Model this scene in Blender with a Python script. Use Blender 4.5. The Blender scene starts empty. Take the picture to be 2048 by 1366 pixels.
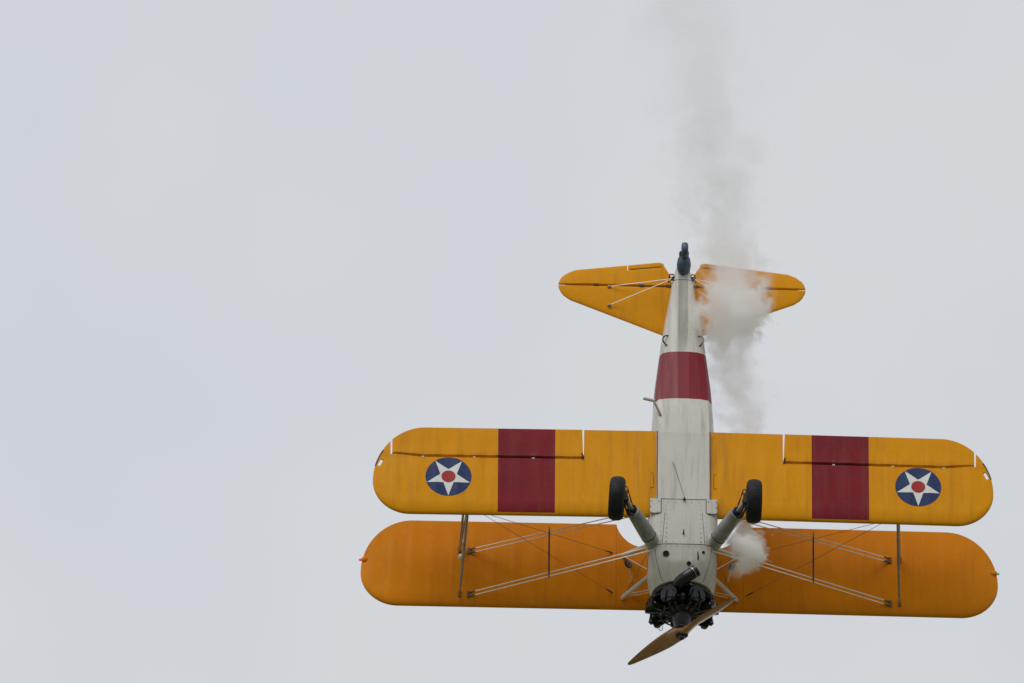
import bpy, math, random
from mathutils import Vector, Matrix
from math import sin, cos, pi, sqrt, radians as R

random.seed(7)
scn = bpy.context.scene
C = scn.collection

# ------------------------------------------------------------------ camera
ELEV, DIST, PPM = R(33), 250.0, 130.5            # pixels per metre (2048 px wide frame) at DIST
f = Vector((0, cos(ELEV), sin(ELEV)))
r = Vector((1, 0, 0))
u = r.cross(f)
CAM = Vector((0, 0, 1.7))
cd = bpy.data.cameras.new('camera')
cam = bpy.data.objects.new('camera', cd)
C.objects.link(cam)
cd.sensor_width = 36
cd.lens = 36 * DIST / (2048 / PPM)
cd.clip_start, cd.clip_end = 1, 30000
M3 = Matrix((r, u, -f)).transposed()
cam.matrix_world = Matrix.Translation(CAM) @ M3.to_4x4()
scn.camera = cam

# ------------------------------------------------------------------ sky, sun, exposure
SUN_EL, SUN_AZ = R(48), R(205)                    # azimuth clockwise from +Y: behind the camera, slightly left
w = bpy.data.worlds.new('World'); scn.world = w; w.use_nodes = True
nt = w.node_tree; nt.nodes.clear()
N, L = nt.nodes.new, nt.links.new
out = N('ShaderNodeOutputWorld'); bg = N('ShaderNodeBackground'); bg.inputs['Strength'].default_value = 0.1
sky = N('ShaderNodeTexSky'); sky.sky_type = 'NISHITA'; sky.sun_disc = False
sky.sun_elevation, sky.sun_rotation = SUN_EL, SUN_AZ
tc = N('ShaderNodeTexCoord')
n1 = N('ShaderNodeTexNoise'); n1.inputs['Scale'].default_value = 26; n1.inputs['Detail'].default_value = 3
n1.inputs['Roughness'].default_value = 0.45
n2 = N('ShaderNodeTexNoise'); n2.inputs['Scale'].default_value = 60; n2.inputs['Detail'].default_value = 3
rmp = N('ShaderNodeValToRGB')
rmp.color_ramp.elements[0].position, rmp.color_ramp.elements[1].position = 0.38, 0.62
rmp.color_ramp.elements[0].color = (6.30, 6.60, 7.12, 1)
rmp.color_ramp.elements[1].color = (6.76, 6.92, 7.14, 1)
mx0 = N('ShaderNodeMix'); mx0.inputs[0].default_value = 0.35
mx = N('ShaderNodeMix'); mx.data_type = 'RGBA'; mx.inputs[0].default_value = 0.96   # closed cloud deck
mp = N('ShaderNodeMapping'); mp.inputs['Location'].default_value = (1.37, 0.71, 2.13)
L(tc.outputs['Generated'], mp.inputs[0]); L(mp.outputs[0], n1.inputs['Vector']); L(mp.outputs[0], n2.inputs['Vector'])
L(n1.outputs['Fac'], mx0.inputs[2]); L(n2.outputs['Fac'], mx0.inputs[3])
L(mx0.outputs[0], rmp.inputs[0])
L(sky.outputs[0], mx.inputs[6]); L(rmp.outputs[0], mx.inputs[7])
L(mx.outputs[2], bg.inputs['Color']); L(bg.outputs[0], out.inputs[0])

sd = bpy.data.lights.new('sun', 'SUN'); sd.energy = 1.4; sd.angle = R(35); sd.color = (1, 0.965, 0.92)
sun = bpy.data.objects.new('sun', sd); C.objects.link(sun)
sdir = Vector((sin(SUN_AZ) * cos(SUN_EL), cos(SUN_AZ) * cos(SUN_EL), sin(SUN_EL)))
sun.rotation_euler = sdir.to_track_quat('Z', 'Y').to_euler()
sun.location = (-60, -120, 180)

scn.view_settings.view_transform = 'Standard'
scn.view_settings.look = 'None'
scn.view_settings.exposure = 0
scn.view_settings.gamma = 1
scn.render.engine = 'CYCLES'
scn.cycles.volume_step_rate = 0.25
scn.cycles.volume_max_steps = 512
scn.cycles.volume_bounces = 40
scn.cycles.max_bounces = 48
scn.cycles.transparent_max_bounces = 16

# ------------------------------------------------------------------ helpers
def material(name, col, rough=0.5, metal=0.0, spec=0.5):
    m = bpy.data.materials.new(name); m.use_nodes = True
    b = m.node_tree.nodes['Principled BSDF']
    b.inputs['Base Color'].default_value = (*col, 1)
    b.inputs['Roughness'].default_value = rough
    b.inputs['Metallic'].default_value = metal
    b.inputs['Specular IOR Level'].default_value = spec
    return m

class G:
    """small node-graph helper"""
    def __init__(s, m):
        s.t = m.node_tree; s.b = s.t.nodes.get('Principled BSDF')
        s.tc = s.t.nodes.new('ShaderNodeTexCoord')
        s.sep = s.t.nodes.new('ShaderNodeSeparateXYZ')
        s.t.links.new(s.tc.outputs['Object'], s.sep.inputs[0])
        s.x, s.y, s.z = s.sep.outputs
    def put(s, v, sock):
        if isinstance(v, (int, float)): sock.default_value = v
        elif isinstance(v, tuple): sock.default_value = (*v, 1) if len(v) == 3 else v
        else: s.t.links.new(v, sock)
    def m(s, op, a, b=0.0, c=0.0):
        n = s.t.nodes.new('ShaderNodeMath'); n.operation = op
        s.put(a, n.inputs[0]); s.put(b, n.inputs[1]); s.put(c, n.inputs[2])
        return n.outputs[0]
    def mix(s, fac, a, b, blend='MIX'):
        n = s.t.nodes.new('ShaderNodeMix'); n.data_type = 'RGBA'; n.blend_type = blend
        s.put(fac, n.inputs[0]); s.put(a, n.inputs[6]); s.put(b, n.inputs[7])
        return n.outputs[2]
    def noise(s, scale, detail=4, stretch=(1, 1, 1), rough=0.55, dist=0.0):
        mp = s.t.nodes.new('ShaderNodeMapping'); mp.inputs['Scale'].default_value = stretch
        s.t.links.new(s.tc.outputs['Object'], mp.inputs[0])
        n = s.t.nodes.new('ShaderNodeTexNoise'); n.inputs['Scale'].default_value = scale
        n.inputs['Detail'].default_value = detail; n.inputs['Roughness'].default_value = rough
        n.inputs['Distortion'].default_value = dist
        s.t.links.new(mp.outputs[0], n.inputs['Vector'])
        return n.outputs['Fac']
    def step(s, v, a, b, lo=0.0, hi=1.0):
        n = s.t.nodes.new('ShaderNodeMapRange'); n.interpolation_type = 'SMOOTHSTEP'
        s.put(v, n.inputs[0]); s.put(a, n.inputs[1]); s.put(b, n.inputs[2]); s.put(lo, n.inputs[3]); s.put(hi, n.inputs[4])
        return n.outputs[0]
    def band(s, v, a, b, e=0.002):
        return s.m('MULTIPLY', s.step(v, a - e, a + e), s.m('SUBTRACT', 1.0, s.step(v, b - e, b + e)))
    def bump(s, h, strength=0.2, dist=0.01):
        n = s.t.nodes.new('ShaderNodeBump'); n.inputs['Strength'].default_value = strength
        n.inputs['Distance'].default_value = dist
        s.t.links.new(h, n.inputs['Height']); s.t.links.new(n.outputs[0], s.b.inputs['Normal'])
    def color(s, v): s.put(v, s.b.inputs['Base Color'])
    def rough(s, v): s.put(v, s.b.inputs['Roughness'])

YEL = (0.715, 0.298, 0.005)
MAROON = (0.215, 0.017, 0.027)
CREAM = (0.605, 0.588, 0.540)

def fabric(name, band=False, dirt=0.5, hue=YEL, hue2=(0.68, 0.272, 0.006)):
    m = material(name, hue, 0.42, spec=0.07); g = G(m)
    big = g.noise(1.3, 4); fine = g.noise(14, 5, (1, 1, 1)); streak = g.noise(3.0, 5, (0.35, 4.0, 1))
    c = g.mix(g.step(big, 0.3, 0.7), hue, hue2)
    worn = g.noise(5.5, 5, (1, 1, 1), 0.62)
    c = g.mix(g.m('MULTIPLY', g.step(worn, 0.52, 0.74), 0.14), c, (0.76, 0.40, 0.05))
    if band:
        ay = g.m('ABSOLUTE', g.y)
        bm = g.m('MULTIPLY', g.band(ay, 1.965, 2.84), g.m('SUBTRACT', 1.0, g.step(g.x, 0.622, 0.628)))
        c = g.mix(bm, c, g.mix(g.step(big, 0.35, 0.7), MAROON, (0.18, 0.018, 0.029)))
    # rib tapes show faintly through the dope
    ph = g.m('FRACT', g.m('ADD', g.m('DIVIDE', g.m('ABSOLUTE', g.y), 0.315), 0.5))
    c = g.mix(g.m('MULTIPLY', g.band(ph, 0.44, 0.56, 0.05), 0.028), c, (0.20, 0.08, 0.01))
    # grime and castor-oil streaks that run with the airflow
    d = g.m('MULTIPLY', g.step(streak, 0.48, 0.76), 0.30 * dirt)
    c = g.mix(d, c, (0.16, 0.10, 0.045))
    d2 = g.m('MULTIPLY', g.step(fine, 0.50, 0.75), 0.16 * dirt)
    c = g.mix(d2, c, (0.24, 0.13, 0.035))
    sp = g.noise(34, 3, (1, 1, 1), 0.5)
    c = g.mix(g.m('MULTIPLY', g.step(sp, 0.66, 0.74), 0.35 * dirt), c, (0.10, 0.055, 0.02))
    if band:                                       # soot and grease wiped along the aileron hinge, oil behind the engine at the roots
        hg = g.m('MULTIPLY', g.step(g.m('ABSOLUTE', g.m('ADD', g.x, 0.40)), 0.10, 0.0), g.step(g.m('ABSOLUTE', g.y), 1.45, 1.6))
        c = g.mix(g.m('MULTIPLY', g.m('MULTIPLY', hg, g.step(streak, 0.3, 0.65)), 0.18), c, (0.15, 0.085, 0.03))
        ro = g.step(g.m('ADD', g.m('ABSOLUTE', g.y), g.m('MULTIPLY', g.m('SUBTRACT', worn, 0.5), 0.9)), 1.3, 0.4)
        c = g.mix(g.m('MULTIPLY', g.m('MULTIPLY', ro, g.step(streak, 0.35, 0.7)), 0.22), c, (0.20, 0.12, 0.05))
    g.color(c)
    g.rough(g.step(big, 0.3, 0.7, 0.36, 0.5))
    g.bump(g.noise(180, 2), 0.08, 0.002)
    return m

M = {}
M['wing_lo'] = fabric('yellow_fabric_banded', True, 0.6)
M['wing_up'] = fabric('yellow_fabric_bounce_tint', False, 0.55, (0.71, 0.243, 0.005), (0.66, 0.220, 0.004))  # more orange than the lower wing: bounce between the wings put into the colour
M['tail'] = fabric('yellow_fabric_tail', False, 0.75)

def cream(name, band=False, dirt=0.6, gear_oil=False):
    m = material(name, CREAM, 0.36, spec=0.18); g = G(m)
    lng = g.noise(4.0, 5, (0.18, 2.6, 1.2)); big = g.noise(2.2, 4); fine = g.noise(22, 4, (0.5, 1.5, 1))
    c = g.mix(g.step(big, 0.3, 0.75), CREAM, (0.565, 0.548, 0.495))
    c = g.mix(g.m('MULTIPLY', g.step(lng, 0.46, 0.72), 0.55 * dirt), c, (0.27, 0.26, 0.225))
    c = g.mix(g.m('MULTIPLY', g.step(fine, 0.55, 0.8), 0.30 * dirt), c, (0.22, 0.20, 0.16))
    if band:
        st = g.m('MULTIPLY', g.band(g.y, -0.080, 0.074, 0.006), g.step(g.x, -2.3, -2.9))
        c = g.mix(g.m('MULTIPLY', st, g.step(lng, 0.25, 0.6, 0.35, 0.7)), c, (0.24, 0.235, 0.205))
        bm = g.band(g.x, -2.45, -1.51, 0.003)
        c = g.mix(bm, c, g.mix(g.step(lng, 0.4, 0.75), MAROON, (0.175, 0.020, 0.030)))
    if gear_oil:                                   # oily grime round the gear roots and blown back from the engine
        dx = g.m('SUBTRACT', g.x, 1.15); dy = g.m('SUBTRACT', g.m('ABSOLUTE', g.y), 0.45)
        d = g.m('SQRT', g.m('ADD', g.m('MULTIPLY', dx, dx), g.m('MULTIPLY', dy, dy)))
        d = g.m('ADD', d, g.m('MULTIPLY', g.m('SUBTRACT', fine, 0.5), 0.12))
        c = g.mix(g.m('MULTIPLY', g.step(d, 0.15, 0.02), 0.6), c, (0.13, 0.115, 0.085))
    g.color(c); g.rough(g.step(lng, 0.3, 0.8, 0.28, 0.5))
    g.bump(g.noise(9, 3, (0.3, 1, 1)), 0.10, 0.01)
    return m
M['fus'] = cream('cream_fabric_banded', True, 0.9)
M['metal_cream'] = cream('cream_painted_metal', False, 0.65, True)
M['strut_cream'] = cream('cream_strut_paint', False, 0.35)
M['blue'] = material('navy_paint', (0.022, 0.040, 0.125), 0.4, spec=0.15)
M['white'] = material('white_paint', (0.72, 0.73, 0.71), 0.4, spec=0.15)
M['red'] = material('red_paint', (0.36, 0.035, 0.035), 0.4, spec=0.15)
for k in ('blue', 'white', 'red'):
    g = G(M[k]); col = tuple(g.b.inputs['Base Color'].default_value)[:3]
    g.color(g.mix(g.m('MULTIPLY', g.step(g.noise(9, 4), 0.5, 0.8), 0.18), col, (0.15, 0.12, 0.08)))
M['seam'] = material('panel_seam_grime', (0.05, 0.048, 0.042), 0.8)
M['rivet'] = material('dull_fastener', (0.16, 0.155, 0.14), 0.5, 0.4)
M['black'] = material('black_enamel', (0.006, 0.006, 0.009), 0.28)
M['hole'] = material('dark_opening', (0.004, 0.004, 0.004), 0.9)
M['eng'] = material('engine_black', (0.007, 0.007, 0.011), 0.33, 0.0)
M['case'] = material('crankcase_grey', (0.035, 0.036, 0.042), 0.3, 0.25)
M['rod'] = material('worn_pushrod_steel', (0.16, 0.16, 0.165), 0.3, 0.7)
M['alu'] = material('bright_alloy', (0.55, 0.55, 0.54), 0.28, 0.9)
M['oleo'] = material('grey_oleo_paint', (0.20, 0.205, 0.20), 0.36)
M['wire'] = material('steel_flying_wire', (0.86, 0.80, 0.70), 0.35, 0.0)
M['wire_dark'] = material('weathered_wire', (0.20, 0.13, 0.075), 0.45, 0.0)
M['spreader'] = material('dark_varnished_wood', (0.055, 0.030, 0.016), 0.45)
M['strut'] = material('interplane_strut_paint', (0.24, 0.20, 0.15), 0.45)
M['fitting'] = material('grimy_brown_fitting', (0.12, 0.075, 0.035), 0.5)
M['seam_tan'] = material('seam_tape_brown', (0.40, 0.14, 0.008), 0.6, spec=0.1)
M['boot'] = material('blue_grey_boot', (0.035, 0.060, 0.105), 0.45)
M['mirror'] = material('mirror_housing', (0.010, 0.014, 0.022), 0.35, spec=0.25)
for k, a, b, sc in (('oleo', (0.30, 0.305, 0.305), (0.20, 0.20, 0.20), 9), ('boot', (0.055, 0.095, 0.160), (0.026, 0.045, 0.080), 14),
                    ('case', (0.035, 0.036, 0.042), (0.014, 0.014, 0.016), 16), ('eng', (0.005, 0.005, 0.009), (0.011, 0.011, 0.013), 12),
                    ('strut', (0.42, 0.35, 0.255), (0.27, 0.21, 0.145), 8)):
    g = G(M[k]); g.color(g.mix(g.step(g.noise(sc, 4), 0.4, 0.7), a, b))
def tyre_mat():
    m = material('tyre_rubber', (0.018, 0.018, 0.021), 0.62, spec=0.2); g = G(m)
    a = g.m('SINE', g.m('MULTIPLY', g.m('ADD', g.y, g.m('MULTIPLY', g.z, 0.6)), 190.0))
    b = g.m('SINE', g.m('MULTIPLY', g.m('SUBTRACT', g.y, g.m('MULTIPLY', g.x, 0.6)), 190.0))
    t = g.m('MULTIPLY', a, b)
    g.bump(t, 0.3, 0.004)
    g.color(g.mix(g.step(g.noise(8, 4), 0.35, 0.7), (0.010, 0.010, 0.014), (0.022, 0.022, 0.024)))
    return m
M['tyre'] = tyre_mat()
def wood_mat():
    m = material('laminated_propeller_wood', (0.30, 0.13, 0.045), 0.25); g = G(m)
    gr = g.noise(9, 5, (7, 0.6, 0.6), 0.6, 0.6)
    c = g.mix(g.step(gr, 0.35, 0.68), (0.46, 0.225, 0.09), (0.31, 0.135, 0.050))
    g.color(c); g.b.inputs['Coat Weight'].default_value = 0.4; g.b.inputs['Coat Roughness'].default_value = 0.15
    return m
M['wood'] = wood_mat()
def lamp_mat(name, col, s):
    m = material(name, col, 0.1)
    b = m.node_tree.nodes['Principled BSDF']
    b.inputs['Emission Color'].default_value = (*col, 1); b.inputs['Emission Strength'].default_value = s
    return m
M['lamp_red'] = lamp_mat('red_lamp_glass', (0.9, 0.04, 0.04), 0.7)
M['lamp_green'] = lamp_mat('green_lamp_glass', (0.03, 0.55, 0.30), 0.5)

class MB:
    def __init__(s): s.v, s.f = [], []
    def add(s, vs, fs):
        o = len(s.v); s.v += [tuple(p) for p in vs]; s.f += [tuple(i + o for i in q) for q in fs]; return s
    def rings(s, rg, cap=True, closed=True):
        n = len(rg[0]); vs = [p for q in rg for p in q]; fs = []
        for i in range(len(rg) - 1):
            for j in range(n if closed else n - 1):
                k = (j + 1) % n
                fs.append((i * n + j, i * n + k, (i + 1) * n + k, (i + 1) * n + j))
        if cap and closed:
            fs.append(tuple(range(n - 1, -1, -1))); fs.append(tuple((len(rg) - 1) * n + j for j in range(n)))
        return s.add(vs, fs)
    def frame(s, d, hint=None):
        d = Vector(d).normalized(); h = Vector(hint) if hint else Vector((1, 0, 0))
        if abs(d.dot(h.normalized())) > 0.95: h = Vector((0, 0, 1))
        a = (h - d * d.dot(h)).normalized(); return a, d.cross(a)
    def tube(s, pts, rad, seg=10, flat=1.0, hint=None, cap=True):
        pts = [Vector(p) for p in pts]; n = len(pts)
        rads = rad if isinstance(rad, (list, tuple)) else [rad] * n
        rg = []; a = None
        for i, p in enumerate(pts):
            d = pts[min(i + 1, n - 1)] - pts[max(i - 1, 0)]
            if a is None: a, b = s.frame(d, hint)
            else:
                dn = d.normalized(); a = (a - dn * dn.dot(a)).normalized(); b = dn.cross(a)
            rg.append([p + a * (rads[i] * cos(t * 2 * pi / seg)) + b * (rads[i] * flat * sin(t * 2 * pi / seg)) for t in range(seg)])
        return s.rings(rg, cap)
    def lathe(s, o, axis, prof, seg=24, cap=True):
        """prof: (distance along axis, radius)"""
        o = Vector(o); d = Vector(axis).normalized(); a, b = s.frame(d)
        return s.rings([[o + d * t + (a * cos(k * 2 * pi / seg) + b * sin(k * 2 * pi / seg)) * max(rr, 1e-4) for k in range(seg)] for t, rr in prof], cap)
    def box(s, c, sx, sy, sz, mat=None):
        c = Vector(c); vs = []
        for i in (-1, 1):
            for j in (-1, 1):
                for k in (-1, 1):
                    p = Vector((i * sx / 2, j * sy / 2, k * sz / 2)); vs.append(c + (mat @ p if mat else p))
        return s.add(vs, [(0, 1, 3, 2), (4, 6, 7, 5), (0, 4, 5, 1), (2, 3, 7, 6), (0, 2, 6, 4), (1, 5, 7, 3)])
    def ball(s, c, rx, ry=None, rz=None, n=10):
        ry = ry or rx; rz = rz or rx; c = Vector(c)
        return s.rings([[c + Vector((rx * sin(a) * cos(t * 2 * pi / (2 * n)), ry * sin(a) * sin(t * 2 * pi / (2 * n)), rz * cos(a))) for t in range(2 * n)]
                        for a in [max(0.02, min(pi - 0.02, i * pi / n)) for i in range(n + 1)]])
    def build(s, name, mat, parent=None, smooth=True, auto=40):
        me = bpy.data.meshes.new(name); me.from_pydata(s.v, [], s.f); me.validate()
        import bmesh
        bm = bmesh.new(); bm.from_mesh(me); bmesh.ops.recalc_face_normals(bm, faces=bm.faces); bm.to_mesh(me); bm.free()
        me.materials.append(mat)
        if smooth:
            me.shade_smooth()
            if auto: me.set_sharp_from_angle(angle=R(auto))
        o = bpy.data.objects.new(name, me); C.objects.link(o)
        if parent: o.parent = parent
        return o

def lerp(a, b, t): return a + (b - a) * t
def interp(x, xs, ys):
    if x <= xs[0]: return ys[0]
    for i in range(len(xs) - 1):
        if x <= xs[i + 1]: return lerp(ys[i], ys[i + 1], (x - xs[i]) / (xs[i + 1] - xs[i]))
    return ys[-1]
def smooth(t): t = max(0, min(1, t)); return t * t * (3 - 2 * t)

# ------------------------------------------------------------------ ground
def ground():
    m = material('airfield_grass', (0.16, 0.17, 0.08), 0.9); g = G(m)
    n = g.noise(0.02, 6); k = g.noise(1.5, 5)
    c = g.mix(g.step(n, 0.35, 0.65), (0.105, 0.120, 0.055), (0.165, 0.150, 0.085))
    g.color(g.mix(g.m('MULTIPLY', g.step(k, 0.4, 0.7), 0.4), c, (0.065, 0.08, 0.032)))
    n = 24; s = 12000.0; mb = MB()
    vs = [(lerp(-s, s, i / n), lerp(-s, s, j / n), 0) for j in range(n + 1) for i in range(n + 1)]
    mb.add(vs, [(j * (n + 1) + i, j * (n + 1) + i + 1, (j + 1) * (n + 1) + i + 1, (j + 1) * (n + 1) + i) for j in range(n) for i in range(n)])
    o = mb.build('ground', m); o['kind'] = 'structure'
ground()

# ------------------------------------------------------------------ the aircraft's frame: X nose, Y port, Z up (through the upper wing)
THETA, PHI, PSI = R(32), R(1.5), R(0.5)          # seen from 32 deg ahead of straight below; slight bank
u1 = u * cos(PSI) + r * sin(PSI); dn = -u1
X0 = -f * sin(THETA) + dn * cos(THETA); Z0 = f * cos(THETA) + dn * sin(THETA); Y0 = Z0.cross(X0)
Y1 = Y0 * cos(PHI) - Z0 * sin(PHI); Z1 = Z0 * cos(PHI) + Y0 * sin(PHI)
ORG = CAM + f * DIST + r * (340 / PPM) - u * (317 / PPM)
MW = Matrix((X0, Y1, Z1)).transposed().to_4x4(); MW.translation = ORG
plane = bpy.data.objects.new('biplane', None); C.objects.link(plane); plane.matrix_world = MW
plane['label'] = 'yellow and cream biplane with maroon bands and star roundels diving nose down trailing smoke'
plane['category'] = 'biplane'

# ------------------------------------------------------------------ wings
LO = dict(le=0.66, te=-0.89, half=4.75, z=-0.555, dih=0.8)
UP = dict(le=1.41, te=-0.12, half=4.895, z=0.955, dih=0.3)
def tip_le(W, y, a=0.575, k=0.375):
    h = W['half']; c = W['le'] - W['te']; t = (abs(y) - (h - a)) / a
    return W['le'] if t <= 0 else W['le'] - c * k * (1 - sqrt(max(0, 1 - min(1, t) ** 2)))
def tip_te(W, y, a=0.80, k=0.625):
    h = W['half']; c = W['le'] - W['te']; t = (abs(y) - (h - a)) / a
    return W['te'] if t <= 0 else W['te'] + c * k * (1 - sqrt(max(0, 1 - min(1, t) ** 2)))
def wz(W, y): return W['z'] + abs(y) * math.tan(R(W['dih']))
def foil(fr, t=0.125, m=0.022, p=0.35):
    fr = max(0.0, min(1.0, fr))
    yt = 5 * t * (0.2969 * sqrt(fr) - 0.126 * fr - 0.3516 * fr ** 2 + 0.2843 * fr ** 3 - 0.1015 * fr ** 4)
    yc = m / p ** 2 * (2 * p * fr - fr * fr) if fr < p else m / (1 - p) ** 2 * (1 - 2 * p + 2 * p * fr - fr * fr)
    return yc + yt, yc - yt
RIB = 0.315
def sag(y, fr):                                   # fabric drawn in between the ribs, behind the leading edge sheet
    ph = (abs(y) / RIB) % 1.0
    return 0.0085 * (4 * ph * (1 - ph)) * smooth((fr - 0.12) / 0.1) * smooth((0.99 - fr) / 0.2)
def wing_z(W, x, y, lower=True, te=None):
    le, te = tip_le(W, y), (tip_te(W, y) if te is None else te)
    c = max(le - te, 1e-3); fr = (le - x) / c
    a, b = foil(fr); s = sag(y, fr) * min(1, c)
    return wz(W, y) + (b * c + s if lower else a * c - s)
def section(W, y, x_front, x_back, n=22, nose=False, te=None):
    """closed ring round the wing section between two X positions"""
    xs = []
    for i in range(n + 1):
        t = i / n; t = t * t * (3 - 2 * t) * 0.35 + (1 - cos(t * pi / 2)) * 0.65 if not nose else t
        xs.append(lerp(x_front, x_back, t))
    top, bot = [], []
    for x in xs:
        zu, zl = wing_z(W, x, y, False, te), wing_z(W, x, y, True, te)
        if nose:
            q = min(1.0, (x_front - x) / 0.035); q = 0.25 + 0.75 * sqrt(max(0, 1 - (1 - q) ** 2)); mid = (zu + zl) / 2
            zu, zl = mid + (zu - mid) * q, mid + (zl - mid) * q
        top.append((x, y, zu)); bot.append((x, y, zl))
    if zu - zl < 0.004: pass
    return top[::-1] + bot[1 if not nose else 0:]
def ystations(a, b, step=RIB / 6):
    n = max(1, int(round((b - a) / step))); return [lerp(a, b, i / n) for i in range(n + 1)]
AIL_IN, AIL_OUT = 1.535, 4.475
def hinge(y): return -0.345 - 0.055 * smooth((abs(y) - 3.95) / 0.5)

tip_y = lambda h, a: [h - a * (1 - sin(i / 26 * pi / 2)) for i in range(27)]
def lower_wing(sg):
    ROOT = 0.395
    st = [(y, None) for y in ystations(ROOT, AIL_IN - 0.012)]
    st += [(y, 1) for y in ystations(AIL_IN - 0.011, LO['half'] - 0.8)] + [(y, 1) for y in tip_y(LO['half'], 0.8) if y < AIL_OUT + 0.011]
    st += [(AIL_OUT + 0.011, 1)] + [(AIL_OUT + 0.012, None)] + [(y, None) for y in tip_y(LO['half'], 0.8)[:-1] if y > AIL_OUT + 0.013] + [(LO['half'] - 0.0008, None)]
    rg = []
    for y, cut in st:
        le, te = tip_le(LO, y), tip_te(LO, y)
        rg.append([(x, sg * yy, z) for x, yy, z in section(LO, y, le, hinge(y) if cut else te)])
    w_ = MB().rings(rg).build('lower_wing', M['wing_lo'])
    # hand hold cut through the wing tip
    cut = MB().box((-0.250, sg * 4.640, -0.5), 0.130, 0.050, 0.5, Matrix.Rotation(sg * R(26), 3, 'Z')).build('cutter', M['hole'])
    md = w_.modifiers.new('b', 'BOOLEAN'); md.object = cut; md.operation = 'DIFFERENCE'; md.solver = 'EXACT'
    dg = bpy.context.evaluated_depsgraph_get()
    me = bpy.data.meshes.new_from_object(w_.evaluated_get(dg)); w_.modifiers.clear(); w_.data = me; me.name = 'lower_wing'
    me.set_sharp_from_angle(angle=R(40)); bpy.data.objects.remove(cut); w_.parent = plane
    # aileron
    ys = [y for y in ystations(AIL_IN, LO['half'] - 0.8)] + [y for y in tip_y(LO['half'], 0.8)[1:] if y < AIL_OUT - 0.015] + [AIL_OUT - 0.015]
    rg = []
    for k, y in enumerate(ys):
        yy0 = y
        xf = hinge(y) - 0.012; xb = tip_te(LO, y)
        ring = section(LO, y, xf, xb, 14, True)
        if k == 0:                                  # inner end is cut on a slant
            ring = [(x, yy + 0.018 * (xf - x) / (xf - xb), z) for x, yy, z in ring]
        rg.append([(x, sg * yy, z - 0.010 * (xf - x)) for x, yy, z in ring])
    MB().rings(rg).build('aileron', M['wing_lo'], w_)
    # aileron hinges
    for hy in (1.545, 2.30, 3.205, 3.99):
        mb = MB(); z = wing_z(LO, hinge(hy), hy) - 0.002
        for d in (-0.011, 0.011):
            mb.box((hinge(hy) - 0.002, sg * (hy + d), z + 0.004), 0.026, 0.008, 0.018)
        mb.tube([(hinge(hy) - 0.006, sg * (hy - 0.020), z + 0.003), (hinge(hy) - 0.006, sg * (hy + 0.020), z + 0.003)], 0.006, 8)
        mb.build('aileron_hinge', M['white'] if hy > 1.6 else M['black'], w_)  # white paint stands in for sky seen through the hinge cutouts
        m2 = MB(); m2.lathe((hinge(hy) - 0.085, sg * hy, wing_z(LO, hinge(hy) - 0.085, hy) + 0.003), (0, 0, -1), [(0, 0.009), (0.004, 0.009), (0.005, 0.001)], 8)
        m2.build('drain_grommet', M['rivet'], w_)
    mb = MB(); hx = hinge(1.54)                      # aileron horn at the inner end
    mb.tube([(hx - 0.01, sg * 1.535, wing_z(LO, hx, 1.535) + 0.01), (hx - 0.05, sg * 1.54, wing_z(LO, hx, 1.535) - 0.02), (hx - 0.11, sg * 1.56, wing_z(LO, hx - .11, 1.56) + 0.004)], 0.011, 8)
    mb.build('aileron_horn', M['black'], w_)
    # roundel: painted discs laid on the fabric, one above the other
    cx, cy, rr = 0.012, 3.595, 0.352
    def onwing(px, py, off): return (px, sg * py, wing_z(LO, px, py) - off)
    def disc(name, poly_r, off, mat, nseg=64, nr=12):
        mb = MB(); vs = [onwing(cx, cy, off)]; fs = []
        for i in range(1, nr + 1):
            for k in range(nseg):
                a = 2 * pi * k / nseg; rad = poly_r(a) * i / nr
                vs.append(onwing(cx + cos(a) * rad, cy + sin(a) * rad, off))
        for k in range(nseg):
            fs.append((0, 1 + k, 1 + (k + 1) % nseg))
            for i in range(nr - 1):
                a, b = 1 + i * nseg, 1 + (i + 1) * nseg
                fs.append((a + k, b + k, b + (k + 1) % nseg, a + (k + 1) % nseg))
        mb.add(vs, fs).build(name, mat, w_, auto=None)
    def star_r(a):
        R0 = rr * 0.985; R1 = R0 * 0.382; p = 2 * pi / 5
        t = (a + p / 2) % p - p / 2; t = abs(t)       # 0 at a point, p/2 at a notch
        A = (R0, 0.0); B = (R1 * cos(p / 2), R1 * sin(p / 2))
        den = (B[1] - A[1]) * cos(t) - (B[0] - A[0]) * sin(t)
        return (A[0] * (B[1] - A[1]) - A[1] * (B[0] - A[0])) / den
    disc('roundel_disc', lambda a: rr, 0.002, M['blue'], 80)
    disc('roundel_star', star_r, 0.004, M['white'], 80)
    disc('roundel_centre', lambda a: 0.108, 0.006, M['red'], 40, 5)
    # access panel outline near the root, raised tape
    mb = MB(); z = lambda x, y: wing_z(LO, x, y) - 0.002
    pts = [(0.27, 0.47), (0.27, 0.415), (-0.02, 0.415), (-0.02, 0.47)] if False else [(-0.10, 0.48), (-0.115, 0.445), (0.10, 0.44), (0.155, 0.445), (0.16, 0.49)]
    P = [(x, y) for x, y in pts]
    mb.tube([(x, sg * (y + 0.02), z(x, y)) for x, y in P], 0.005, 6); mb.build('inspection_door_edge', M['seam_tan'], w_)
    # drooping grommet and root gap strip
    mb = MB()
    xs = [lerp(0.58, -0.865, i / 20) for i in range(21)]
    mb.tube([(x, sg * 0.405, min(wing_z(LO, x, 0.4), fus_edge(x)) - 0.001) for x in xs], 0.007, 6); mb.build('root_gap_strip', M['seam'], w_)
    # bow tube across the hand hold
    mb = MB(); pts = []
    for i in range(9):
        y = lerp(4.60, 4.715, i / 8); pts.append((tip_te(LO, y) + 0.012, sg * (y - 0.004), wz(LO, y) + 0.004))
    mb.tube(pts, 0.014, 8); mb.build('tip_bow', M['spreader'], w_)
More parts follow.
